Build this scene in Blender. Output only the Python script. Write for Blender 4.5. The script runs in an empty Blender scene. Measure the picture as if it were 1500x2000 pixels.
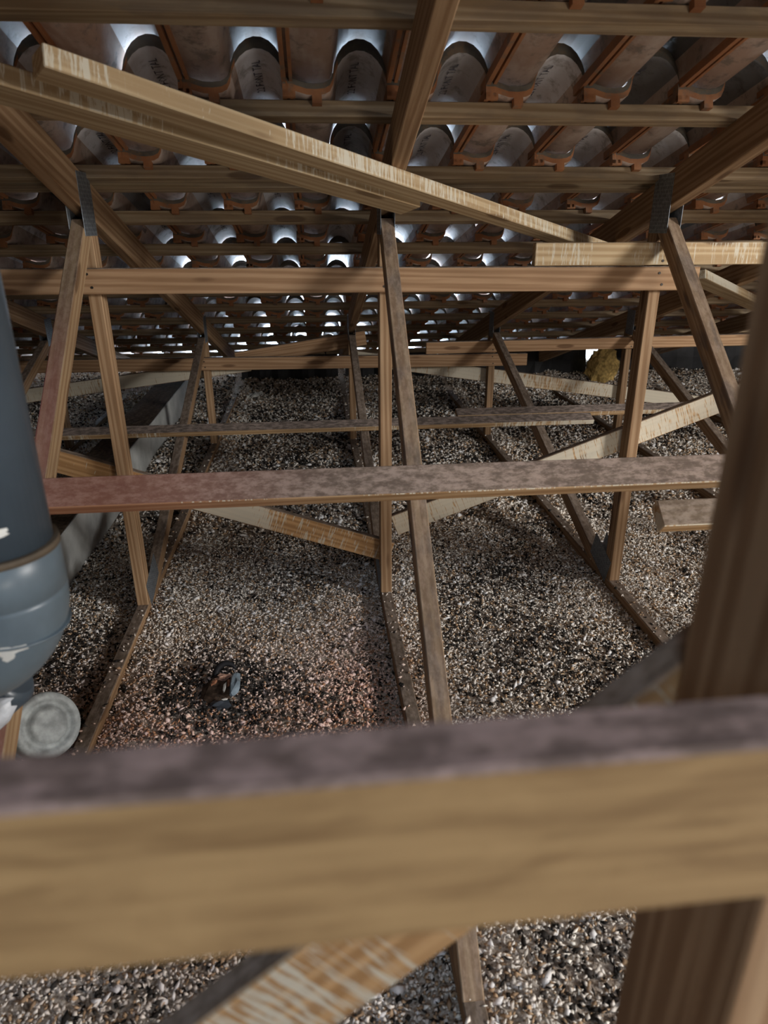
import bpy, bmesh, math, random
import numpy as np
from mathutils import Vector, Matrix
random.seed(7); rng = np.random.default_rng(11)
scene = bpy.context.scene
col = scene.collection
ZC = 1.45                                   # camera height above the insulation

# ------------------------------------------------------------------ camera
P_, Y_, R_ = (math.radians(a) for a in (22.37, 5.68, 0.226))
fwd = Vector((math.sin(Y_)*math.cos(P_), math.cos(Y_)*math.cos(P_), -math.sin(P_)))
rt = Vector((math.cos(Y_), -math.sin(Y_), 0)); dn = fwd.cross(rt)
r2 = math.cos(R_)*rt + math.sin(R_)*dn; d2 = -math.sin(R_)*rt + math.cos(R_)*dn
cam_d = bpy.data.cameras.new('camera'); cam = bpy.data.objects.new('camera', cam_d); col.objects.link(cam)
cam.matrix_world = Matrix(((r2.x, -d2.x, -fwd.x, 0), (r2.y, -d2.y, -fwd.y, 0), (r2.z, -d2.z, -fwd.z, ZC), (0, 0, 0, 1)))
cam_d.sensor_fit = 'VERTICAL'; cam_d.sensor_height = 32.0; cam_d.lens = 1350/2000*32
cam_d.clip_start = 0.02; cam_d.clip_end = 200
cam_d.dof.use_dof = True; cam_d.dof.focus_distance = 2.9; cam_d.dof.aperture_fstop = 3.6
scene.camera = cam

# ------------------------------------------------------------------ world, light, exposure
world = bpy.data.worlds.new('overcast_sky'); scene.world = world; world.use_nodes = True
bg = world.node_tree.nodes['Background']; bg.inputs[0].default_value = (0.66, 0.82, 1.0, 1); bg.inputs[1].default_value = 10.0
def area(name, loc, target, size, power, color):
    d = bpy.data.lights.new(name, 'AREA'); d.shape = 'RECTANGLE'; d.size, d.size_y = size; d.energy = power; d.color = color
    o = bpy.data.objects.new(name, d); col.objects.link(o); o.location = loc
    o.rotation_euler = (Vector(target)-Vector(loc)).to_track_quat('-Z', 'Y').to_euler()
    return o
area('daylight_through_back_hatch', (1.9, -2.2, 0.45), (0.3, 3.0, 1.0), (0.7, 0.7), 38, (1.0, 0.92, 0.82))
area('daylight_through_gable_vent', (5.2, -1.0, 2.30), (0.2, 2.4, 0.2), (1.1, 0.8), 350, (1.0, 0.97, 0.93))
area('added_blue_fill', (-0.2, -1.2, 2.40), (0.0, 0.9, 0.5), (0.8, 0.8), 4.5, (0.60, 0.78, 1.0)).data.spread = math.radians(85)  # added bluish fill lamp, standing in for sky light through the tile gaps
scene.view_settings.view_transform = 'Standard'; scene.view_settings.look = 'None'
scene.view_settings.gamma = 1.0; scene.view_settings.use_curve_mapping = False
scene.view_settings.exposure = 0.0

# ------------------------------------------------------------------ materials
def new_mat(name):
    m = bpy.data.materials.new(name); m.use_nodes = True; nt = m.node_tree
    return m, nt, nt.nodes['Principled BSDF']
def N(nt, t, **kw):
    n = nt.nodes.new(t)
    for k, v in kw.items(): setattr(n, k, v)
    return n
def mixc(nt, fac, a, b, mode='MIX'):
    n = N(nt, 'ShaderNodeMix', data_type='RGBA', blend_type=mode)
    for sock, v in ((0, fac), (6, a), (7, b)):
        if hasattr(v, 'is_linked') or hasattr(v, 'links'): nt.links.new(v, n.inputs[sock])
        elif isinstance(v, (int, float)): n.inputs[sock].default_value = v
        else: n.inputs[sock].default_value = (*v, 1)
    return n.outputs[2]
def ramp(nt, src, stops):
    n = N(nt, 'ShaderNodeValToRGB'); e = n.color_ramp.elements
    e[0].position, e[0].color = stops[0][0], (*stops[0][1], 1); e[1].position, e[1].color = stops[-1][0], (*stops[-1][1], 1)
    for p, c in stops[1:-1]:
        q = e.new(p); q.color = (*c, 1)
    nt.links.new(src, n.inputs[0]); return n.outputs[0]
def mth(nt, op, a, b=None, clamp=False):
    n = N(nt, 'ShaderNodeMath', operation=op, use_clamp=clamp)
    for i, v in enumerate((a, b)):
        if v is None: continue
        if isinstance(v, (int, float)): n.inputs[i].default_value = v
        else: nt.links.new(v, n.inputs[i])
    return n.outputs[0]
def noise(nt, vec, scale, detail=4, rough=.55, dist=0):
    n = N(nt, 'ShaderNodeTexNoise'); n.inputs['Scale'].default_value = scale; n.inputs['Detail'].default_value = detail
    n.inputs['Roughness'].default_value = rough; n.inputs['Distortion'].default_value = dist
    nt.links.new(vec, n.inputs['Vector']); return n.outputs['Fac']
def mapping(nt, vec, scale=(1, 1, 1), loc=(0, 0, 0)):
    n = N(nt, 'ShaderNodeMapping'); n.inputs['Scale'].default_value = scale; n.inputs['Location'].default_value = loc
    nt.links.new(vec, n.inputs['Vector']); return n.outputs[0]
def smooth(nt, v, lo, hi):
    n = N(nt, 'ShaderNodeMapRange', interpolation_type='SMOOTHSTEP'); n.inputs['From Min'].default_value = lo; n.inputs['From Max'].default_value = hi
    nt.links.new(v, n.inputs['Value']); return n.outputs[0]

def wood(name, light, dark, dust=0.6, streak=0.0, red=None, dustcol=(.19, .165, .145), mould=0.0, wav=.45):
    """pine timber: grain along local X, dust lying on upper faces, bird lime running down the sides"""
    m, nt, b = new_mat(name)
    tc = N(nt, 'ShaderNodeTexCoord'); oi = N(nt, 'ShaderNodeObjectInfo'); geo = N(nt, 'ShaderNodeNewGeometry')
    off = N(nt, 'ShaderNodeVectorMath', operation='ADD'); nt.links.new(tc.outputs['Object'], off.inputs[0])
    sc = N(nt, 'ShaderNodeVectorMath', operation='SCALE'); sc.inputs['Scale'].default_value = 37.0
    cx = N(nt, 'ShaderNodeCombineXYZ')
    for i in range(3): nt.links.new(oi.outputs['Random'], cx.inputs[i])
    nt.links.new(cx.outputs[0], sc.inputs[0]); nt.links.new(sc.outputs[0], off.inputs[1]); v = off.outputs[0]
    warp = noise(nt, mapping(nt, v, (2.2, 9, 9)), 1.0, 2)
    wv = N(nt, 'ShaderNodeTexWave', wave_type='BANDS', bands_direction='DIAGONAL'); wv.inputs['Scale'].default_value = 1.0
    wv.inputs['Distortion'].default_value = 7.0; wv.inputs['Detail'].default_value = 2.0; wv.inputs['Detail Scale'].default_value = 1.2
    nt.links.new(mapping(nt, v, (0.6, 26, 26)), wv.inputs['Vector'])
    fine = noise(nt, mapping(nt, v, (5, 160, 160)), 1.0, 3, .6)
    g = mth(nt, 'ADD', mth(nt, 'MULTIPLY', wv.outputs['Fac'], wav), mth(nt, 'MULTIPLY', fine, .6))
    if wav < .3: g = mth(nt, 'ADD', g, mth(nt, 'MULTIPLY', noise(nt, mapping(nt, v, (7, 30, 30)), 1.0, 4, .6, 1.5), .9)); g = mth(nt, 'SUBTRACT', g, .22)
    c = mixc(nt, smooth(nt, g, .25, .85), dark, light)
    c = mixc(nt, mth(nt, 'MULTIPLY', smooth(nt, warp, .45, .75), .35), c, tuple(d*.7 for d in dark))
    # knots
    vo = N(nt, 'ShaderNodeTexVoronoi', feature='F1'); vo.inputs['Scale'].default_value = 1.0
    nt.links.new(mapping(nt, v, (2.6, 12, 12)), vo.inputs['Vector'])
    kn = mth(nt, 'SUBTRACT', 1.0, smooth(nt, vo.outputs['Distance'], .13, .20))
    c = mixc(nt, mth(nt, 'MULTIPLY', kn, .7), c, (dark[0]*.35, dark[1]*.28, dark[2]*.25))
    # per-piece tone
    hv = N(nt, 'ShaderNodeHueSaturation'); nt.links.new(c, hv.inputs['Color'])
    nt.links.new(mth(nt, 'ADD', mth(nt, 'MULTIPLY', oi.outputs['Random'], .28), .86), hv.inputs['Value']); c = hv.outputs[0]
    if mould: c = mixc(nt, mth(nt, 'MULTIPLY', smooth(nt, noise(nt, mapping(nt, v, (7, 22, 22)), 1, 4), .45, .62), mould), c, (.10, .085, .085))
    nz = N(nt, 'ShaderNodeSeparateXYZ'); nt.links.new(geo.outputs['Normal'], nz.inputs[0])
    # dust on upper faces
    spk = noise(nt, mapping(nt, v, (30, 60, 60)), 1.0, 4, .7)
    up = mth(nt, 'MULTIPLY', smooth(nt, nz.outputs[2], .25, .8), dust)
    dc = mixc(nt, smooth(nt, spk, .38, .66), tuple(d*.55 for d in dustcol), tuple(d*1.5 for d in dustcol))
    c = mixc(nt, up, c, dc)
    if red:  # reddish light painted into the base colour over part of the length
        sx = N(nt, 'ShaderNodeSeparateXYZ'); nt.links.new(tc.outputs['Object'], sx.inputs[0])
        f = smooth(nt, mth(nt, 'ADD', sx.outputs[0], mth(nt, 'MULTIPLY', warp, .12)), red[0], red[1])
        if len(red) > 4:
            f = mth(nt, 'MULTIPLY', mth(nt, 'SUBTRACT', 1.0, f), mth(nt, 'SUBTRACT', 1.0, smooth(nt, nz.outputs[0], -.3, .1)))
        c = mixc(nt, mth(nt, 'MULTIPLY', f, red[3]), c, mixc(nt, red[5] if len(red) > 5 else .5, c, red[2]), 'MIX')
    # lime streaks
    if streak:
        st = noise(nt, mapping(nt, v, (130, 20, 11)), 1.0, 4, .65, .6); pa = noise(nt, mapping(nt, v, (1.7, 1, 1)), 1.0, 2)
        st2 = mth(nt, 'ADD', st, mth(nt, 'MULTIPLY', mth(nt, 'SUBTRACT', pa, .5), 1.5 if streak < .5 else .45))
        th = .62-.28*streak
        sf = mth(nt, 'MULTIPLY', smooth(nt, st2, th, th+.09), mth(nt, 'SUBTRACT', 1.0, smooth(nt, mth(nt, 'ABSOLUTE', nz.outputs[2]), .35, .6)))
        c = mixc(nt, mth(nt, 'MULTIPLY', sf, .8), c, (.60, .57, .47))
    nt.links.new(c, b.inputs['Base Color']); b.inputs['Roughness'].default_value = .78; b.inputs['Specular IOR Level'].default_value = .25
    bp = N(nt, 'ShaderNodeBump'); bp.inputs['Strength'].default_value = .25; bp.inputs['Distance'].default_value = .002
    nt.links.new(mth(nt, 'ADD', fine, spk), bp.inputs['Height']); nt.links.new(bp.outputs[0], b.inputs['Normal'])
    return m
PINE = ((.47, .31, .165), (.30, .175, .082))
M_TRUSS = wood('truss_pine', (.36, .24, .14), (.23, .135, .07), dust=.75)
M_RAIL = wood('brace_pine', (.46, .295, .17), (.31, .18, .095), dust=.85)
M_NEW = wood('pale_pine', (.47, .36, .22), (.345, .24, .13), dust=.4, streak=.28)
M_BATTEN = wood('batten_pine', (.40, .31, .20), (.27, .19, .11), dust=.5, mould=.25)
M_LIME = wood('lime_streaked_pine', (.47, .31, .165), (.32, .19, .085), dust=.8, streak=.95)
M_BRACE = wood('brace_pine_streaked', (.50, .30, .14), (.33, .18, .075), dust=.85, streak=.42)
M_DUSTY = wood('dusty_board', (.42, .29, .16), (.28, .17, .08), dust=.97, streak=.3, dustcol=(.24, .195, .17))
M_REDRAIL = wood('red_light_tint_board', (.45, .30, .165), (.29, .17, .08), dust=.9, streak=.3, dustcol=(.25, .20, .175), red=(.45, 1.15, (.40, .13, .09), .85))  # reddish light on the left end is mixed into the wood colour
M_FGRAIL = wood('foreground_pine', (.31, .20, .092), (.165, .095, .040), dust=.92, streak=.0, dustcol=(.20, .145, .135), wav=.14)
M_PINKDIAG = wood('pink_light_tint_pine', (.40, .28, .16), (.28, .17, .09), dust=.45, red=(.42, .92, (.88, .22, .28), .97, 1, .9))  # pink light on the left-facing cheek is mixed into the wood colour
M_DIAG = wood('mouldy_diagonal', (.38, .27, .165), (.25, .155, .085), dust=.45, dustcol=(.22, .18, .15), mould=.55)

def simple(name, color, rough=.6, metal=0, spec=.4, var=.2, scale=12, bump=.0):
    m, nt, b = new_mat(name); tc = N(nt, 'ShaderNodeTexCoord')
    n1 = noise(nt, tc.outputs['Object'], scale, 5, .6)
    c = mixc(nt, smooth(nt, n1, .3, .7), tuple(x*(1-var) for x in color), tuple(min(1, x*(1+var)) for x in color))
    nt.links.new(c, b.inputs['Base Color']); b.inputs['Roughness'].default_value = rough; b.inputs['Metallic'].default_value = metal
    b.inputs['Specular IOR Level'].default_value = spec
    if bump:
        bp = N(nt, 'ShaderNodeBump'); bp.inputs['Strength'].default_value = .6; bp.inputs['Distance'].default_value = bump
        nt.links.new(noise(nt, tc.outputs['Object'], scale*4, 4), bp.inputs['Height']); nt.links.new(bp.outputs[0], b.inputs['Normal'])
    return m
M_STEEL = simple('galvanised_steel', (.30, .34, .38), .45, .75, .5, .3, 60)
M_STEELDOT = simple('punched_tooth', (.09, .10, .115), .6, .5, .4, .2, 60)
M_PVC = simple('dark_grey_pvc', (.062, .085, .110), .33, 0, .5, .12, 5)
M_PVC2 = simple('light_grey_pvc', (.125, .165, .195), .36, 0, .5, .15, 6)
M_SCREED = simple('grey_concrete', (.40, .41, .40), .85, 0, .3, .18, 7, .003)
M_CEMENT = simple('white_paint_splash', (.72, .72, .68), .7, 0, .3, .1, 30)
M_BLACK = simple('matt_black', (.012, .012, .014), .6, 0, .3, .4, 9)
M_FOIL = simple('aluminium_foil', (.74, .80, .88), .45, .1, .5, .12, 20, .004)
M_WOOL = simple('yellow_mineral_wool', (.48, .33, .12), .95, 0, .1, .4, 40, .01)
M_PAPER = simple('white_paper', (.66, .66, .62), .8, 0, .2, .08, 30)
M_MASON = simple('raw_brick_render', (.10, .075, .06), .9, 0, .2, .35, 9, .004)
M_INK = simple('grey_print_ink', (.10, .10, .13), .7, 0, .2, .2, 30)
M_NAIL = simple('nail_head', (.05, .045, .04), .5, .6, .4, .2, 30)
M_GLASSY = simple('grey_blue_plastic_film', (.20, .26, .31), .3, 0, .5, .3, 25)
M_SCRAP = simple('orange_scrap', (.40, .18, .10), .7, 0, .3, .5, 40)

def tile_mats():
    out = []
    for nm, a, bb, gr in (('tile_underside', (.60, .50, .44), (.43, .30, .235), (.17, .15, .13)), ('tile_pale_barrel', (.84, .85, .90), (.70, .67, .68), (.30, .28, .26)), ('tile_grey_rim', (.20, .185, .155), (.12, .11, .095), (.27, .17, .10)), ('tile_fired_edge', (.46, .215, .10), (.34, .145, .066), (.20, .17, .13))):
        m, nt, b = new_mat(nm); tc = N(nt, 'ShaderNodeTexCoord'); oi = N(nt, 'ShaderNodeObjectInfo')
        sc = N(nt, 'ShaderNodeCombineXYZ'); nt.links.new(mth(nt, 'MULTIPLY', oi.outputs['Random'], 50), sc.inputs[0])
        ad = N(nt, 'ShaderNodeVectorMath', operation='ADD'); nt.links.new(tc.outputs['Object'], ad.inputs[0]); nt.links.new(sc.outputs[0], ad.inputs[1]); v = ad.outputs[0]
        c = mixc(nt, smooth(nt, noise(nt, mapping(nt, v, (1, .45, 1)), 11, 5, .6), .36, .62), a, bb)
        c = mixc(nt, mth(nt, 'MULTIPLY', smooth(nt, noise(nt, v, 16, 6, .7), .5, .66), .75), c, gr)
        hv = N(nt, 'ShaderNodeHueSaturation'); nt.links.new(c, hv.inputs['Color'])
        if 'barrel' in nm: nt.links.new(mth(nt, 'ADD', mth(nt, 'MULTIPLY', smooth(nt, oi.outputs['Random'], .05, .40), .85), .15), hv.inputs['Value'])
        else: nt.links.new(mth(nt, 'ADD', mth(nt, 'MULTIPLY', oi.outputs['Random'], .5), .72), hv.inputs['Value'])
        nt.links.new(hv.outputs[0], b.inputs['Base Color']); b.inputs['Roughness'].default_value = .42 if 'barrel' in nm else .62; b.inputs['Specular IOR Level'].default_value = .6 if 'barrel' in nm else .35
        bp = N(nt, 'ShaderNodeBump'); bp.inputs['Strength'].default_value = .3; bp.inputs['Distance'].default_value = .003
        nt.links.new(noise(nt, v, 50, 4), bp.inputs['Height']); nt.links.new(bp.outputs[0], b.inputs['Normal'])
        out.append(m)
    return out
M_TILE, M_TILE_PALE, M_TILE_GREY, M_TILE_EDGE = tile_mats()

# ------------------------------------------------------------------ object helpers
def link(name, me, mat=None, parent=None, mw=None):
    o = bpy.data.objects.new(name, me); col.objects.link(o)
    if mat is not None and me is not None and not me.materials: me.materials.append(mat)
    if parent is not None: o.parent = parent
    if mw is not None: o.matrix_basis = mw
    return o
def tag(o, label, cat, group=None, kind=None):
    if label: o['label'] = label
    if cat: o['category'] = cat
    if group: o['group'] = group
    if kind: o['kind'] = kind
    return o
def empty(name, loc): 
    o = bpy.data.objects.new(name, None); col.objects.link(o); o.location = loc; o.empty_display_size = .05; return o
def bm_mesh(name, bm, smooth_=False):
    bmesh.ops.recalc_face_normals(bm, faces=bm.faces)
    me = bpy.data.meshes.new(name); bm.to_mesh(me); bm.free()
    if smooth_:
        for p in me.polygons: p.use_smooth = True
    return me
_box = {}
def box_mesh(l, w, h, bev=.0025):
    key = (round(l, 4), round(w, 4), round(h, 4), bev)
    bm = bmesh.new(); bmesh.ops.create_cube(bm, size=1)
    for v in bm.verts: v.co = Vector((v.co.x*l, v.co.y*w, v.co.z*h))
    if bev: bmesh.ops.bevel(bm, geom=bm.edges[:], offset=bev, segments=1, affect='EDGES', profile=.5)
    return bm_mesh('timber', bm)
def frame(p0, p1, side):
    """matrix with X from p0 to p1, Y as near to `side` as can be"""
    p0, p1 = Vector(p0), Vector(p1); x = (p1-p0).normalized(); y = Vector(side); y = (y-x*y.dot(x)).normalized(); z = x.cross(y)
    c = (p0+p1)/2
    return Matrix(((x.x, y.x, z.x, c.x), (x.y, y.y, z.y, c.y), (x.z, y.z, z.z, c.z), (0, 0, 0, 1)))
def timber(name, p0, p1, w, h, side, mat, parent=None, bev=.0025):
    """w measured along `side`, h along the third axis; p0, p1 are the centre line"""
    me = box_mesh((Vector(p1)-Vector(p0)).length, w, h, bev)
    return link(name, me, mat, parent, frame(p0, p1, side))
def C(x, y, z): return Vector((x, y, z+ZC))      # camera-levelled survey -> world height

# ------------------------------------------------------------------ roof geometry
SL = -0.305; ANG = math.atan(SL); cosA = math.cos(ANG)
def raf(y): return .055+SL*(y-2.5)+ZC           # underside of the rafters
nrm = Vector((0, -SL, 1)).normalized(); down = Vector((0, 1, SL)).normalized()
RAFD = .115
BATT = [1.70+.42*k for k in range(13)]          # upslope face of each batten (Y)

# ------------------------------------------------------------------ setting: floor and walls
XL, XR, YB, YF = -4.2, 5.6, -2.4, 7.25
def hfun(x, y):
    x = np.asarray(x, float); y = np.asarray(y, float)
    h = .012*np.sin(2.1*x+.7)*np.cos(1.7*y+.3)+.010*np.sin(5.3*x+1.1*y)*np.cos(3.1*y-.9*x)+.006*np.sin(11*x+4)*np.sin(9*y)
    h = h-.012
    for xc in TRX:                               # drifts against the timber
        h = h+.012*np.exp(-((x-xc-.10)/.09)**2)
    h = h+.16*np.clip((y-6.0)/1.0, 0, 1)**1.5    # heaped up under the eaves
    return h
TRX = [-2.735, -1.735, -.735, .262, 1.255, 2.255, 3.255]
nx, ny = 150, 150
xs = np.linspace(XL, XR, nx); ys = np.linspace(YB, YF, ny)
gx, gy = np.meshgrid(xs, ys); gz = hfun(gx, gy)-.004
me = bpy.data.meshes.new('floor')
vv = np.stack([gx, gy, gz], -1).reshape(-1, 3)
idx = np.arange(nx*ny).reshape(ny, nx)
ff = np.stack([idx[:-1, :-1], idx[:-1, 1:], idx[1:, 1:], idx[1:, :-1]], -1).reshape(-1, 4)
me.from_pydata(vv.tolist(), [], ff.tolist())
for p in me.polygons: p.use_smooth = True
def floor_mat():
    m, nt, b = new_mat('insulation_bed'); tc = N(nt, 'ShaderNodeTexCoord'); v = tc.outputs['Object']
    n1 = noise(nt, v, 95, 4, .7); n2 = noise(nt, v, 3.0, 4)
    k = mth(nt, 'ADD', n1, mth(nt, 'MULTIPLY', mth(nt, 'SUBTRACT', n2, .5), .35))
    c = ramp(nt, k, [(.33, (.10, .075, .055)), (.42, (.30, .23, .17)), (.52, (.48, .41, .34)), (.60, (.62, .56, .49))])
    nt.links.new(c, b.inputs['Base Color']); b.inputs['Roughness'].default_value = .9
    bp = N(nt, 'ShaderNodeBump'); bp.inputs['Strength'].default_value = 1; bp.inputs['Distance'].default_value = .008
    nt.links.new(n1, bp.inputs['Height']); nt.links.new(bp.outputs[0], b.inputs['Normal']); return m
floor = link('floor', me, floor_mat()); tag(floor, 'attic floor bed of loose granular insulation between the joists', 'floor', kind='structure')

def wallbox(name, a, b_, label, mat=M_MASON):
    a, b_ = Vector(a), Vector(b_)
    bm = bmesh.new(); bmesh.ops.create_cube(bm, size=1)
    for v in bm.verts: v.co = Vector([(a[i]+b_[i])/2+v.co[i]*abs(b_[i]-a[i]) for i in range(3)])
    return tag(link(name, bm_mesh(name, bm), mat), label, 'wall', kind='structure')
wallbox('wall_front', (XL, YF, -.25), (XR, YF+.12, raf(YF)+.03), 'low masonry eaves wall at the far end')
wallbox('wall_left', (XL-.12, YB, -.25), (XL, YF, 3.2), 'masonry gable wall on the left')
wallbox('wall_right', (XR, YB, -.25), (XR+.12, YF, 3.2), 'masonry gable wall on the right')
wallbox('wall_back', (XL, YB-.12, -.25), (XR, YB, 3.6), 'masonry wall behind the viewer')

# ------------------------------------------------------------------ roof: battens and tiles
roof = empty('roof', (0, 7.1, raf(7.1)+.15)); tag(roof, 'roof slope of clay tiles hung on pine battens', 'roof', kind='structure')
rinv = Matrix.Translation(-roof.location)
def on_roof(y, off): return Vector((0, y, raf(y)))+nrm*off
bat_me = box_mesh(XR-XL-.1, .045, .042, .002)
for k in range(-9, 13):
    y = 1.70+.42*k
    c = on_roof(y, RAFD+.021)+down*.0225; c.x = (XL+XR)/2
    mw = frame(c-Vector((1, 0, 0)), c+Vector((1, 0, 0)), down)
    link('batten', bat_me, M_BATTEN, roof, rinv @ mw)
    if k == 2:
        c2 = c+down*.085-nrm*.003
        link('batten', box_mesh(4.6, .05, .036, .002), M_BATTEN, roof, rinv @ frame(c2-Vector((1, 0, 0)), c2+Vector((1, 0, 0)), down))
TW = .275
PROF = [(-.004, .013), (.022, .013), (.036, .008), (.060, .001), (.085, 0), (.108, .003), (.123, .011)]+[(.2045-.0735*math.cos(math.radians(d)), .014+.102*math.sin(math.radians(d))) for d in (8, 22, 37, 52, 68, 84, 100, 116, 132, 147, 161, 174)]+[(.283, .012)]
def barrel(x): return max(0., min(1., (x-.132)/.04))*max(0., min(1., (.285-x)/.03))
EXPAND = .004
def tile_z(x, z, y): return z+.032*y/.44+barrel(x)*EXPAND*y/.5*(1 if z > .03 else z/.03)
def tile_mesh():
    bm = bmesh.new(); L = .505
    rows = [(0, .030), (.03, .030), (.031, .013), (.25, .013), (L, .013)]
    lo, hi = [], []
    for y, t in rows:
        lo.append([bm.verts.new((x, y, tile_z(x, z, y))) for x, z in PROF]); 
        hi.append([bm.verts.new((x, y, tile_z(x, z, y)+t)) for x, z in PROF])
    n = len(PROF)
    for r in range(len(rows)-1):
        for i in range(n-1):
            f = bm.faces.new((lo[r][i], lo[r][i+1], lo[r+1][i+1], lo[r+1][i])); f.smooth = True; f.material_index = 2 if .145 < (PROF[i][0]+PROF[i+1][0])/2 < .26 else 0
            f = bm.faces.new((hi[r][i], hi[r+1][i], hi[r+1][i+1], hi[r][i+1])); f.smooth = True
        for a in (0, n-1):
            f = bm.faces.new((lo[r][a], hi[r][a], hi[r+1][a], lo[r+1][a])); f.material_index = 1
    for r, e in ((0, 0), (len(rows)-1, 1)):
        for i in range(n-1):
            if r: f = bm.faces.new((lo[r][i], lo[r][i+1], hi[r][i+1], hi[r][i])); f.material_index = 1; continue
            if i == 0: mid = [bm.verts.new((x, -.001, tile_z(x, z, 0)+.015)) for x, z in PROF]
            f = bm.faces.new((lo[r][i], lo[r][i+1], mid[i+1], mid[i])); f.material_index = 1 if PROF[i][1] < .06 else 3
            f = bm.faces.new((mid[i], mid[i+1], hi[r][i+1], hi[r][i])); f.material_index = 3
    def bx(x0, x1, y0, y1, z0, z1, mi):
        g = bmesh.ops.create_cube(bm, size=1)
        for v in g['verts']: v.co = Vector(((x0+x1)/2+v.co.x*(x1-x0), (y0+y1)/2+v.co.y*(y1-y0), 0)) + Vector((0, 0, tile_z(.08, z0 if v.co.z < 0 else z1, (y0+y1)/2+v.co.y*(y1-y0))))
        for f in {f for v in g['verts'] for f in v.link_faces}: f.material_index = mi
    bx(.074, .100, 0, .022, -.020, .004, 1)       # hanging nib
    bx(-.004, .008, .0, L, .001, .014, 1)         # side lock ribs
    bx(.016, .025, .0, .46, .002, .014, 1)
    bx(-.004, .030, .0, .012, -.004, .014, 1)
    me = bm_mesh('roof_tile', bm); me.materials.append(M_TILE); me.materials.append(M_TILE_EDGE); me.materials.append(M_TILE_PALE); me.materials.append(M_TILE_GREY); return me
tile_me = tile_mesh()
EXPAND = .022; loose_me = tile_mesh(); EXPAND = .004
def text_mesh(s, h):
    cu = bpy.data.curves.new('print', 'FONT'); cu.body = s; cu.size = h; cu.align_x = 'LEFT'; cu.resolution_u = 1
    o = bpy.data.objects.new('print', cu); col.objects.link(o)
    me = bpy.data.meshes.new_from_object(o.evaluated_get(bpy.context.evaluated_depsgraph_get())); bpy.data.objects.remove(o)
    bm = bmesh.new(); bm.from_mesh(me)
    bmesh.ops.triangulate(bm, faces=bm.faces[:])
    px = [p[0] for p in PROF]; pz = [p[1] for p in PROF]
    for v in bm.verts:
        x = .196-(v.co.y-h*.35); y = .262-v.co.x
        v.co = Vector((x, y, tile_z(x, float(np.interp(x, px, pz)), y)-.0035))
    m2 = bpy.data.meshes.new('printed_text'); bm.to_mesh(m2); bm.free(); return m2
txt_me = text_mesh('22 FONT TAL', .034)
def tile_matrix(k, j):
    y = 1.70+.42*k
    c = on_roof(y, RAFD+.042)-down*.024
    jit = random.uniform(-.004, .004); a = random.uniform(-.010, .010); lift = random.uniform(0, .001 if k < 4 else .004)
    if random.random() < .08: a *= 3; lift += .006 if k > 3 else 0
    x0 = X0T+j*TW+jit
    ex = Vector((math.cos(a), 0, 0)) + down*math.sin(a); ex.normalize()
    ey = nrm.cross(ex).normalized(); ez = nrm; c = c+nrm*lift
    return Matrix(((ex.x, ey.x, ez.x, x0), (ex.y, ey.y, ez.y, c.y), (ex.z, ey.z, ez.z, c.z), (0, 0, 0, 1)))
X0T = .589-.087                                   # a nib seen just right of the middle rafter
far_bm = bmesh.new(); ntile = 0
for k in range(-9, 13):
    y = 1.70+.42*k
    for j in range(-17, 19):
        x = X0T+j*TW
        if x < XL-.1 or x > XR-.15: continue
        mw = tile_matrix(k, j)
        vis = -1 <= k and (-.46*y-.42) < x < (.66*y+.05)
        if vis and ntile < 299:
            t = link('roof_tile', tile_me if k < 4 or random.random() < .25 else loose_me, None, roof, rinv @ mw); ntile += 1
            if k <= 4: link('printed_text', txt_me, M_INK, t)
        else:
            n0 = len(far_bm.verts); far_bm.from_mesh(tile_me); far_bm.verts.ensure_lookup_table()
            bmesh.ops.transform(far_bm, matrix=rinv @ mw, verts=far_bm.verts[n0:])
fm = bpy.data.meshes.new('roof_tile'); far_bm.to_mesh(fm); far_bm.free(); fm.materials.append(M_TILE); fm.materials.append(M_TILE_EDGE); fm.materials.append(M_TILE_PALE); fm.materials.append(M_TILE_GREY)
o = link('roof_tile', fm, None, roof); o['kind'] = 'stuff'
print('tiles', ntile)

# ------------------------------------------------------------------ trusses
def plate(parent, y, z, w, h, sx, rot=0):
    """nail plate on the cheek of a truss, with rows of punched teeth"""
    p = link('nail_plate', box_mesh(w, h, .0016, .0004), M_STEEL, parent, Matrix.Translation((sx*.0233, y, z)) @ Matrix.Rotation(rot, 4, 'X') @ Matrix(((0, 0, 1, 0), (1, 0, 0, 0), (0, 1, 0, 0), (0, 0, 0, 1))))
    bm = bmesh.new()
    nx_, ny_ = int(w/.012), int(h/.012)
    for i in range(nx_):
        for j in range(ny_):
            a, b_ = (i+.5)*w/nx_-w/2, (j+.5)*h/ny_-h/2
            vs = [bm.verts.new((a+dx, b_+dy, sx*.00115)) for dx, dy in ((-.0016, -.004), (.0016, -.004), (.0016, .004), (-.0016, .004))]
            bm.faces.new(vs)
    link('teeth', bm_mesh('teeth', bm), M_STEELDOT, p)
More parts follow.
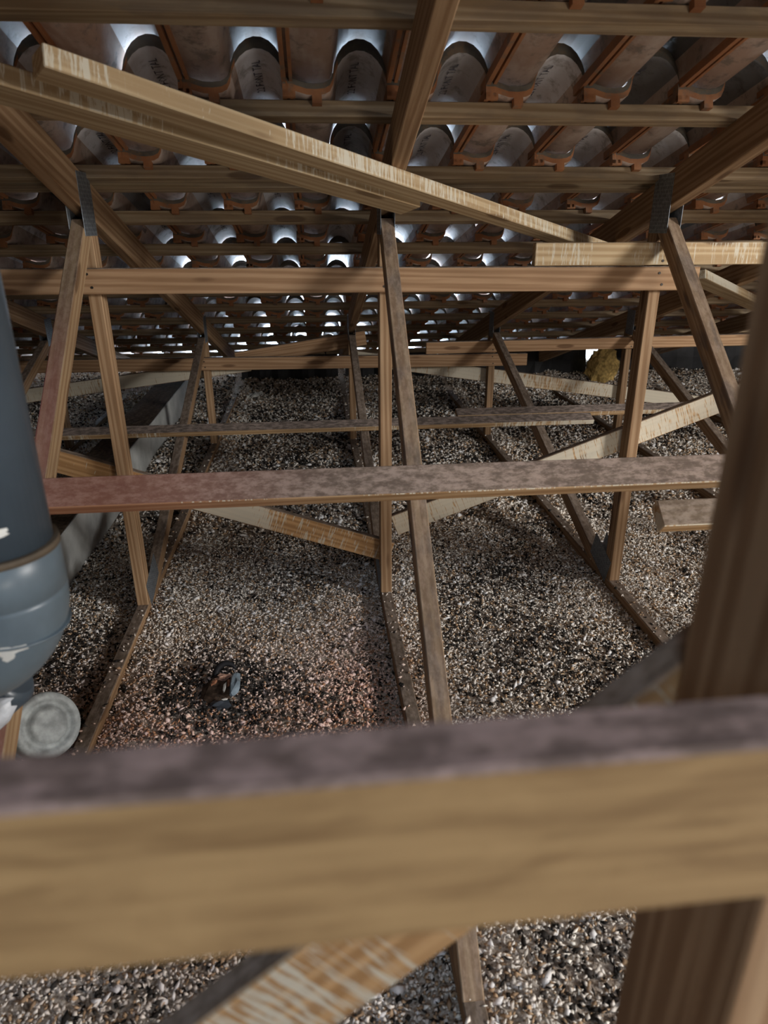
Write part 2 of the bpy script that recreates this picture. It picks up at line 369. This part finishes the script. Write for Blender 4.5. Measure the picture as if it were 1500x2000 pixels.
def make_truss(diag_mat):
    t = empty('roof_truss', (0, 2.6, .03)); inv = Vector((0, -2.6, -.03))
    def tb(name, p0, p1, h, mat=M_TRUSS):
        return timber(name, Vector(p0)+inv, Vector(p1)+inv, .045, h, (1, 0, 0), mat, t)
    a, b_ = Vector((0, -1.9, raf(-1.9))), Vector((0, 7.2, raf(7.2)))
    tb('rafter', a+nrm*RAFD/2, b_+nrm*RAFD/2, RAFD)
    tb('bottom_chord', C(0, -2.2, -1.42-.05), C(0, 7.15, -1.42-.05), .10)
    def post(y0, y1, top):
        o = timber('post', Vector((0, (y0+y1)/2, .03))+inv, Vector((0, (y0+y1)/2, top))+inv, .045, y1-y0, (1, 0, 0), M_TRUSS, t)
    post(.256, .373, raf(.373)); post(2.545, 2.612, raf(2.61)); post(4.84, 4.905, raf(4.9))
    def diag(y0, z0, y1, z1, d, mat):
        p0, p1 = C(0, y0, z0), C(0, y1, z1); u = (p1-p0).normalized(); n = Vector((0, u.z, -u.y))
        tb('diagonal_web', p0+n*d/2, p1+n*d/2, d, mat)
    diag(.875, -1.42, 2.50, .030, .066, diag_mat); diag(2.66, -1.40, 4.76, -.668, .066, M_TRUSS)
    for sx in (-1, 1):
        plate(t, 2.535-2.6, raf(2.54)-.03+.03, .135, .19, sx); plate(t, 4.82-2.6, raf(4.82)-.03+.03, .12, .17, sx)
        plate(t, 2.66-2.6, .06, .19, .12, sx, .34)
    return t
def copy_tree(o, parent=None):
    c = o.copy(); col.objects.link(c)
    if parent is not None: c.parent = parent
    for ch in list(o.children): copy_tree(ch, c)
    return c
tr0 = make_truss(M_DIAG)
TL = {-2.735: 'shadowy timber roof truss farthest left, mostly hidden in the dark', -1.735: 'dark timber roof truss second from the left, beside the grey concrete kerb',
      -.735: 'timber roof truss with pink light painted on its diagonal behind the grey pipe', .262: 'central timber roof truss with the mouldy diagonal running toward the viewer',
      1.255: 'timber roof truss right of centre with a dark ribbed nail plate', 2.255: 'timber roof truss beyond the one with the ribbed plate, right side', 3.255: 'timber roof truss farthest right, near the dark eaves'}
trusses = {}
for i, x in enumerate(TRX):
    t = tr0 if i == 0 else copy_tree(tr0)
    t.location.x = x
    if x == -.735: [setattr(c, 'data', c.data.copy()) or c.data.materials.clear() or c.data.materials.append(M_PINKDIAG) for c in t.children if c.name.startswith('diagonal_web') and c.location.z < 1.0 and c.location.y < 0]
    tag(t, TL[x], 'roof truss', 'roof trusses'); trusses[x] = t

# ------------------------------------------------------------------ longitudinal rails and braces
def board(name, label, p0, p1, w, h, side, mat, group=None, cat='board', nails=()):
    o = timber(name, p0, p1, w, h, side, mat); tag(o, label, cat, group); return o
G1 = 'rails nailed along the trusses'
FY = (0, 1, 0)
# foreground rail right in front of the lens
board('brace_rail', 'blurred thick pine rail crossing the foreground close to the viewer', C(-.95, .2245, -.258), C(.95, .2435, -.252), .034, .096, FY, M_FGRAIL, G1, 'rail')
board('brace_rail', 'orange-brown pine rail nailed high across the first row of posts', C(-2.9, 2.5275, -.152), C(1.40, 2.5275, -.174), .034, .083, FY, M_RAIL, G1, 'rail')
board('brace_rail', 'pale new pine rail with a knot hole, stacked on the orange-brown rail', C(.784, 2.5275, -.089), C(3.4, 2.5275, -.092), .034, .076, FY, M_NEW, G1, 'rail')
board('brace_rail', 'brown pine rail under the bright eaves gaps across the second posts', C(-2.9, 4.823, -.838), C(1.50, 4.823, -.866), .034, .085, FY, M_RAIL, G1, 'rail')
board('brace_rail', 'far pine rail lapped on top, running right past the black sheets', C(.776, 4.823, -.775), C(4.2, 4.823, -.752), .034, .080, FY, M_RAIL, G1, 'rail')
nail_bm = bmesh.new(); bmesh.ops.create_cone(nail_bm, cap_ends=True, segments=8, radius1=.0045, radius2=.0045, depth=.002); nail_me = bm_mesh('nail_head', nail_bm)
for o in [o for o in list(col.objects) if o.name.startswith('brace_rail')][1:]:
    inv = o.matrix_basis.inverted(); hw = .017
    for x in TRX:
        lx = (inv @ Vector((x, o.location.y, o.location.z))).x
        half = max(v.co.x for v in o.data.vertices)
        if abs(lx) > half-.02: continue
        for dz in (-.022, .020):
            link('nail_head', nail_me, M_NAIL, o, Matrix.Translation((lx+random.uniform(-.008, .008), -hw-.0008, dz+random.uniform(-.004, .004))) @ Matrix.Rotation(math.pi/2, 4, 'X'))
# flat boards lying on the sloping webs
def flat_on(y0, z0, y1, z1, x0, x1, t, mat, label, name='brace_board'):
    p, q = C(0, y0, z0), C(0, y1, z1); u = (q-p); w = u.length; u.normalize(); n = Vector((0, -u.z, u.y)); c = (p+q)/2-n*t/2
    return board(name, label, Vector((x1, c.y, c.z)), Vector((x0, c.y, c.z)), w, t, -u, mat, 'flat boards lying on the diagonal webs', 'board')
flat_on(1.680, -.646, 1.745, -.588, -1.6, 2.6, .040, M_REDRAIL, 'dirty flat board with reddish light painted on its left end crossing mid picture')
flat_on(1.597, -.735, 1.655, -.683, .905, 2.9, .040, M_LIME, 'short lime-spattered board end tucked below the dirty flat board, right')
flat_on(3.665, -1.008, 3.738, -.982, -2.6, 1.56, .028, M_DUSTY, 'dust-grey flat board across the middle distance, longer one')
flat_on(3.742, -.980, 3.812, -.955, .79, 3.4, .028, M_DUSTY, 'dust-grey flat board lapped behind the longer one, right side')
# crossing braces behind the posts
def xbrace(x0, zt0, x1, zt1, yf, hv, mat, label, t=.030):
    p, q = C(x0, yf+t/2, zt0), C(x1, yf+t/2, zt1); u = (q-p).normalized(); h = hv*abs(u.x); n = Vector((u.z, 0, -u.x))
    if n.z > 0: n = -n
    return board('cross_brace', label, p+n*h/2, q+n*h/2, t, h, FY, mat, 'sloping cross braces behind the posts', 'brace')
xbrace(-.75, -1.165, 1.0, .405, .3735, .123, M_BRACE, 'blurred sloping brace under the foreground rail by the near post')
xbrace(-2.4, -.272, .305, -1.224, 2.6125, .097, M_BRACE, 'orange-brown brace sloping down to the foot of the central post')
xbrace(.287, -1.103, 3.2, -.040, 2.6125, .097, M_LIME, 'white-spattered brace rising to the right from the central post')
xbrace(-2.3, -1.05, -.45, -.83, 4.9055, .095, M_LIME, 'straw-coloured streaked brace above the grey concrete kerb, far left')
xbrace(.30, -.80, 3.3, -1.25, 4.9055, .098, M_LIME, 'streaked brace sloping down to the right below the far rail')
xbrace(-.55, -.80, .36, -.665, 4.937, .10, M_RAIL, 'short brown offcut board tilted above the far rail, centre')
# wind braces nailed under the rafters
def wind(x0, y0, x1, y1, w, t, mat, label, drop=0.0, cut=0):
    p = Vector((x0, y0, raf(y0))); q = Vector((x1, y1, raf(y1))); u = (q-p).normalized(); s = u.cross(-nrm).normalized()
    if s.y < 0: s = -s
    c = s*w/2-nrm*(t/2+drop)
    return board('wind_brace', label, p+c, q+c, w, t, s, mat, 'long loose boards under the rafters', 'board')
wind(-.487, 1.605, 1.32, 2.962, .064, .044, M_NEW, 'pale sawn board slanting under the rafters, upper of two, with white streaks')
wind(-1.30, 1.168, .352, 2.351, .090, .044, M_NEW, 'pale sawn board slanting under the rafters, lower of two, cut end at the central rafter')

wind(1.86, 3.29, 3.35, 4.60, .092, .044, M_NEW, 'short pale board under the rafters at right, behind the leaning web')

# ------------------------------------------------------------------ grey concrete kerb, pipe, small finds
bm = bmesh.new(); bmesh.ops.create_cube(bm, size=1)
for v in bm.verts: v.co = Vector((v.co.x*.237, v.co.y*4.4, v.co.z*.25))
bmesh.ops.bevel(bm, geom=bm.edges[:], offset=.006, segments=1, affect='EDGES')
k = empty('concrete_kerb', (-1.242, 4.6, -.03)); tag(k, 'long grey concrete kerb running back along the left side', 'kerb')
kb = link('kerb_body', bm_mesh('kerb', bm), M_SCREED, k, Matrix.Translation((0, 0, .12)))
bm = bmesh.new(); bmesh.ops.create_grid(bm, x_segments=6, y_segments=60, size=.5)
for v in bm.verts: v.co = Vector((v.co.x*.225, v.co.y*4.36, .2465+random.uniform(0, .006)))
link('dirt_layer', bm_mesh('dirt', bm), simple('brown_dirt', (.075, .055, .04), .95, 0, .1, .5, 40, .004), k)

def sweep(name, pts, radii, seg, mat, parent, cap=True, axis=None):
    bm = bmesh.new(); rings = []; pts = [Vector(p) for p in pts]; ref = Vector((0, 1, 0))
    for i, p in enumerate(pts):
        u = axis or (pts[min(i+1, len(pts)-1)]-pts[max(i-1, 0)]).normalized(); a = ref.cross(u)
        if a.length < .1: a = Vector((1, 0, 0)).cross(u)
        a.normalize(); b_ = u.cross(a)
        rings.append([bm.verts.new(p+(a*math.cos(2*math.pi*s/seg)+b_*math.sin(2*math.pi*s/seg))*radii[i]) for s in range(seg)])
    for r, q in zip(rings, rings[1:]):
        for s in range(seg): f = bm.faces.new((r[s], r[(s+1) % seg], q[(s+1) % seg], q[s])); f.smooth = True
    if cap: bm.faces.new(rings[0][::-1]); bm.faces.new(rings[-1])
    return link(name, bm_mesh(name, bm), mat, parent)
PX, PY, PR = -.470, .95, .081
pipe = empty('drain_pipe', (PX, PY, 0)); tag(pipe, 'grey plastic vent pipe with a lighter elbow and round end cap', 'pipe')
pz = ZC
sweep('pipe', [(0, 0, pz-.45), (0, 0, raf(PY)+.10)], [PR, PR], 48, M_PVC, pipe)
ra = PR+.007; zb = pz-.492; RB = .095; path = [(0, 0, pz-.418), (0, 0, pz-.422), (0, 0, pz-.488), (0, 0, pz-.490), (0, 0, pz-.4925)]; rad = [PR+.001, ra, ra, ra-.003, ra]
for i in range(0, 13):
    a = math.radians(i*87/12); path.append((-RB+RB*math.cos(a), 0, zb-.002-RB*math.sin(a))); rad.append(ra)
e = Vector(path[-1]); path.append((e.x-.05, 0, e.z-.003)); rad.append(ra); path.append((e.x-.052, 0, e.z-.003)); rad.append(ra+.007); path.append((e.x-.13, 0, e.z-.007)); rad.append(ra+.007)
el = sweep('elbow', path, rad, 48, M_PVC2, pipe)
sweep('seal_ring', [(0, 0, pz-.424), (0, 0, pz-.414)], [ra+.0015, ra+.0005], 48, simple('brown_seal', (.10, .075, .05), .7), pipe)
sweep('second_seam', [(-.004, 0, pz-.537), (-.0045, 0, pz-.540)], [ra+.0008, ra+.0008], 48, M_PVC2, el)
def splash(parent, px, pz_, r, n):
    bm = bmesh.new()
    for i in range(n):
        cx_, cz_ = px+random.gauss(0, r*.5), pz_+random.gauss(0, r*.35); vs = []
        for t in range(7):
            a = 2*math.pi*t/7; q = r*random.uniform(.3, .6); vs.append((cx_+q*1.3*math.cos(a), cz_+q*.7*math.sin(a)))
        co = []
        for x, z in vs:
            if parent is pipe: y = -math.sqrt(max(1e-6, (PR+.001)**2-x*x))
            else: d = math.hypot(x+RB, z-(zb-.002))-RB; y = -math.sqrt(max(1e-6, (ra+.0012)**2-d*d))
            co.append((x, y, z))
        bm.faces.new([bm.verts.new(c) for c in co])
    link('paint_splash', bm_mesh('splash', bm), M_CEMENT, parent)
splash(pipe, .045, pz-.372, .012, 3); splash(el, .028, pz-.552, .018, 6)
# lower run with end cap
capc = C(-.728, 1.535, -1.195); cn = Vector((.62, -.58, .52)).normalized()
base = empty('cleanout_pipe', (capc.x, capc.y, .0)); tag(base, 'grey pipe stub closed by a round dusty end cap, bottom left', 'pipe')
def along(d): return tuple((capc+cn*d)-base.location)
sweep('stub', [along(-.30), along(-.035)], [.076, .076], 40, M_PVC2, base)
cp = sweep('end_cap', [along(-.055), along(-.05), along(-.012), along(0), along(.0005), along(-.006), along(-.0065), along(.004), along(.006)], [.080, .086, .086, .082, .066, .062, .050, .046, .036], 40, simple('dusty_grey_plastic', (.25, .27, .27), .6, 0, .4, .35, 25), base, axis=cn)
# foil-wrapped duct
duct = empty('foil_duct', tuple(C(-.70, 1.15, -.95))); tag(duct, 'silver foil scraps wrapped round a duct at the left edge', 'duct')
def foil(name, pts, wid, mat):
    bm = bmesh.new(); r = []
    for i, (p, w_) in enumerate(zip(pts, wid)):
        p = Vector(p)
        r.append([bm.verts.new(p+Vector((random.uniform(-.004, .004), -.012*math.sin(math.pi*s/4), w_*(s/4-.5)+random.uniform(-.003, .003)))) for s in range(5)])
    for a, b_ in zip(r, r[1:]):
        for s in range(4): bm.faces.new((a[s], a[s+1], b_[s+1], b_[s])).smooth = True
    o = link(name, bm_mesh(name, bm), mat, duct); md = o.modifiers.new('thickness', 'SOLIDIFY'); md.thickness = .002; return o
foil('foil_strip', [(-.04, 0, .035), (.0, -.01, .05), (.03, -.015, .065), (.06, -.015, .083), (.088, -.01, .105), (.106, -.005, .118)], [.06, .07, .07, .062, .05, .02], M_FOIL)
foil('foil_strip', [(-.04, .0, .105), (.01, -.01, .120), (.05, -.015, .138), (.08, -.01, .155), (.107, 0, .178)], [.04, .042, .042, .036, .012], M_FOIL)
sweep('duct_body', [(-.06, .07, .02), (.02, .07, .075), (.070, .07, .115), (.080, .07, .124)], [.055, .055, .053, .04], 24, M_PVC, duct)

# crumpled scrap lying in the insulation
sx_, sy_ = -.354, 1.985
sc_ = empty('crumpled_scrap', (sx_, sy_, 0.0)); tag(sc_, 'crumpled black and grey plastic scrap with orange bits lying in the insulation', 'litter')
arc = [(.060*math.cos(a)*.62+.004, .075+.026*math.sin(a), .008+.030*math.sin(a)) for a in np.linspace(.5, math.pi+.9, 12)]
sweep('black_loop', arc, [.005+.007*math.sin(math.pi*i/11) for i in range(12)], 10, M_BLACK, sc_)
def blob(name, c, r, mat, parent, seed, sub=2, amp=.3):
    rr = random.Random(seed); bm = bmesh.new(); bmesh.ops.create_icosphere(bm, subdivisions=sub, radius=1)
    for v in bm.verts:
        s = 1+amp*(rr.random()-.5)*2; v.co = Vector((c[0]+v.co.x*r[0]*s, c[1]+v.co.y*r[1]*s, c[2]+v.co.z*r[2]*s))
    return link(name, bm_mesh(name, bm), mat, parent)
blob('dark_body', (-.016, -.005, .0), (.044, .075, .014), simple('scorched_brown', (.075, .05, .035), .8, 0, .2, .6, 60), sc_, 3, 2, .45)
blob('grey_flap', (.040, .006, .016), (.017, .058, .016), M_GLASSY, sc_, 5, 2, .3)
blob('orange_bits', (-.004, .050, .016), (.026, .013, .009), simple('pink_tan_scrap', (.48, .29, .21), .7, 0, .3, .5, 60), sc_, 9, 2, .6)
blob('orange_bits', (.020, .012, .020), (.010, .022, .007), M_SCRAP, sc_, 10, 1, .6)
blob('orange_bits', (-.030, .020, .012), (.014, .018, .007), M_SCRAP, sc_, 11, 1, .6)
blob('dark_knob', (.004, -.088, .008), (.030, .022, .014), simple('dark_blue_plastic', (.05, .06, .075), .35), sc_, 12, 2, .35)
blob('white_fleck', (.010, -.018, .022), (.006, .024, .004), M_PAPER, sc_, 15, 1, .4)
blob('white_fleck', (.016, -.080, .023), (.012, .006, .004), M_PAPER, sc_, 16, 1, .5)
# paper in the far bay
bm = bmesh.new(); bmesh.ops.create_grid(bm, x_segments=5, y_segments=4, size=.5)
for v in bm.verts: v.co = Vector((v.co.x*.13+.02*v.co.y, v.co.y*.10, .02+.03*random.random()+.02*v.co.x))
pp = link('paper_scrap', bm_mesh('paper', bm), M_PAPER, None, Matrix.Translation((-.545, 6.30, float(hfun(-.545, 6.3))))); tag(pp, 'small crumpled white paper scrap in the far insulation', 'paper')
md = pp.modifiers.new('thickness', 'SOLIDIFY'); md.thickness = .002
# plain black sheets closing the bays by the eaves
def sheet(x0, x1, label, ztop=.335):
    bm = bmesh.new(); n = 16; rws = []
    for i in range(n+1):
        x = x0+(x1-x0)*i/n
        rws.append([bm.verts.new((x-(x0+x1)/2, .02*math.sin(i*1.7)+.015*random.random()+dy, z)) for z, dy in ((.0, 0), (.2, .02), (ztop, .05))])
    for a, b_ in zip(rws, rws[1:]):
        for s in range(2): bm.faces.new((a[s], b_[s], b_[s+1], a[s+1]))
    o = link('black_sheet', bm_mesh('sheet', bm), M_BLACK, None, Matrix.Translation(((x0+x1)/2, 6.75, .02))); tag(o, label, 'sheet', 'black sheets at the eaves')
    md = o.modifiers.new('thickness', 'SOLIDIFY'); md.thickness = .004
sheet(-.70, .23, 'black sheet at the eaves left of the central truss'); sheet(.30, 1.2, 'black sheet at the eaves right of the central truss')
sheet(1.30, 2.73, 'black sheet at the eaves beside the yellow wool'); sheet(2.91, 5.4, 'black sheet at the eaves farthest right')
w = blob('wool_tuft', (0, 0, .16), (.15, .10, .20), M_WOOL, None, 21, 3, .18); w.location = (2.80, 6.55, .02); tag(w, 'yellow mineral wool tuft lit from behind at the eaves', 'insulation')

# ------------------------------------------------------------------ loose granular insulation
def chips():
    def region(n, x0f, x1f, y0, y1, pw):
        y = y0+(y1-y0)*rng.random(n)**pw; x = x0f(y)+(x1f(y)-x0f(y))*rng.random(n); return x, y
    xl = lambda y: np.maximum(-.47*y-.45, XL+.1); xr = lambda y: np.minimum(.67*y+.45, XR-.1)
    x1, y1 = region(120000, xl, xr, .35, 3.3, .75); x2, y2 = region(85000, xl, xr, 3.3, 7.1, .9)
    x = np.concatenate([x1, x2]); y = np.concatenate([y1, y2]); n = len(x)
    keep = np.ones(n, bool)
    for xc in TRX: keep &= ~((np.abs(x-xc) < .024) & (rng.random(n) < .93))
    keep &= ~((x > -1.37) & (x < -1.12) & (y > 2.4) & (y < 6.8))
    x, y = x[keep], y[keep]; n = len(x)
    size = np.where(y < 3.3, .0052, .0085)*rng.uniform(.6, 1.5, n)
    onch = np.zeros(n, bool)
    for xc in TRX: onch |= np.abs(x-xc) < .024
    z = hfun(x, y)+rng.uniform(-.003, .006, n); z[onch] = .032
    ax = np.stack([size*rng.uniform(.8, 1.7, n), size*rng.uniform(.5, 1.0, n), size*rng.uniform(.3, .7, n)], -1)
    q = rng.normal(size=(n, 4)); q[:, 1:3] *= .35; q /= np.linalg.norm(q, axis=1)[:, None]; w, a, b_, c = q.T
    Rm = np.stack([1-2*(b_*b_+c*c), 2*(a*b_-c*w), 2*(a*c+b_*w), 2*(a*b_+c*w), 1-2*(a*a+c*c), 2*(b_*c-a*w), 2*(a*c-b_*w), 2*(b_*c+a*w), 1-2*(a*a+b_*b_)], -1).reshape(n, 3, 3)
    oct_v = np.array([[1, 0, .3], [-1, .15, .3], [0, 1, 0], [.1, -1, 0], [0, 0, 1], [0, 0, -1]], float)
    oct_f = np.array([[0, 2, 4], [2, 1, 4], [1, 3, 4], [3, 0, 4], [2, 0, 5], [1, 2, 5], [3, 1, 5], [0, 3, 5]])
    V = oct_v[None]*ax[:, None, :]*rng.uniform(.7, 1.3, (n, 6, 1)); V = np.einsum('nij,nkj->nki', Rm, V)+np.stack([x, y, z], -1)[:, None, :]
    F = oct_f[None]+(np.arange(n)*6)[:, None, None]
    # colours: pale granules, tan granules, dark grains, in drifts
    def fbm(s, ph):
        return (np.sin(s*x*1.3+ph)*np.cos(s*y*1.1-ph*2)+.6*np.sin(s*2.3*x-s*1.7*y+ph*3)+.5*np.cos(s*4.1*y+s*1.9*x+ph)+.35*np.sin(s*6.7*x+s*5.9*y+1.3*ph))/1.6
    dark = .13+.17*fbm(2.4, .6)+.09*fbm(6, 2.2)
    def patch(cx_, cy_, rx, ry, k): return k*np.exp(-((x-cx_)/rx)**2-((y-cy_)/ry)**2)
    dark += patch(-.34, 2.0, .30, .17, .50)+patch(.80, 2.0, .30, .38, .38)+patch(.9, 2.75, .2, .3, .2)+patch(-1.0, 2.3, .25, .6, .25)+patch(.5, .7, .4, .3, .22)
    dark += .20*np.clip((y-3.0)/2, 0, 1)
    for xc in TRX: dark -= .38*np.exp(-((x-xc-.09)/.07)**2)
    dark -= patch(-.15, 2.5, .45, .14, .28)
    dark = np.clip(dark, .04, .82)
    r = rng.random(n); tan_p = .30+.12*fbm(3.7, 4.0)
    pale = np.array([.84, .79, .72]); tan = np.array([.50, .35, .22]); blk = np.array([.020, .017, .015])
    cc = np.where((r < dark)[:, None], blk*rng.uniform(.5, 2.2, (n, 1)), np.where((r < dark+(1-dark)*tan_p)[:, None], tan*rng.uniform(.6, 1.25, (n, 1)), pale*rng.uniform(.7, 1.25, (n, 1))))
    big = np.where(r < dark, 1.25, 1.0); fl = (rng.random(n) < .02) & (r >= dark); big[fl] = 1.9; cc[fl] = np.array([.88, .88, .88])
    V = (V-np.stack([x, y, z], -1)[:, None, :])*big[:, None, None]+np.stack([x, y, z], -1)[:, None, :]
    pink = np.clip(patch(-.35, 1.65, .50, .50, 1.0)+patch(.12, 1.9, .16, .55, .7)+patch(-.9, 1.7, .25, .35, .6), 0, 1)*.75*(r >= dark)  # reddish light painted into the paler granules of the left bays
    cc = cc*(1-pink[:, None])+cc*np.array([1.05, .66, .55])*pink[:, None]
    me = bpy.data.meshes.new('insulation_granules'); nv, nf = n*6, n*8
    me.vertices.add(nv); me.vertices.foreach_set('co', V.astype(np.float32).ravel())
    me.loops.add(nf*3); me.loops.foreach_set('vertex_index', F.astype(np.int32).ravel())
    me.polygons.add(nf); me.polygons.foreach_set('loop_start', np.arange(0, nf*3, 3, dtype=np.int32)); 
    me.update(calc_edges=True)
    at = me.attributes.new('tint', 'FLOAT_COLOR', 'POINT')
    ca = np.ones((n, 6, 4), np.float32); ca[:, :, :3] = np.clip(cc, 0, 1)[:, None, :]; at.data.foreach_set('color', ca.ravel())
    m, nt, b = new_mat('granule'); an = N(nt, 'ShaderNodeAttribute'); an.attribute_name = 'tint'
    nt.links.new(an.outputs['Color'], b.inputs['Base Color']); b.inputs['Roughness'].default_value = .8; b.inputs['Specular IOR Level'].default_value = .25
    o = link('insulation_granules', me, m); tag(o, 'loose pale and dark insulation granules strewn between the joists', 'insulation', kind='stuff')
    print('chips', n)
chips()
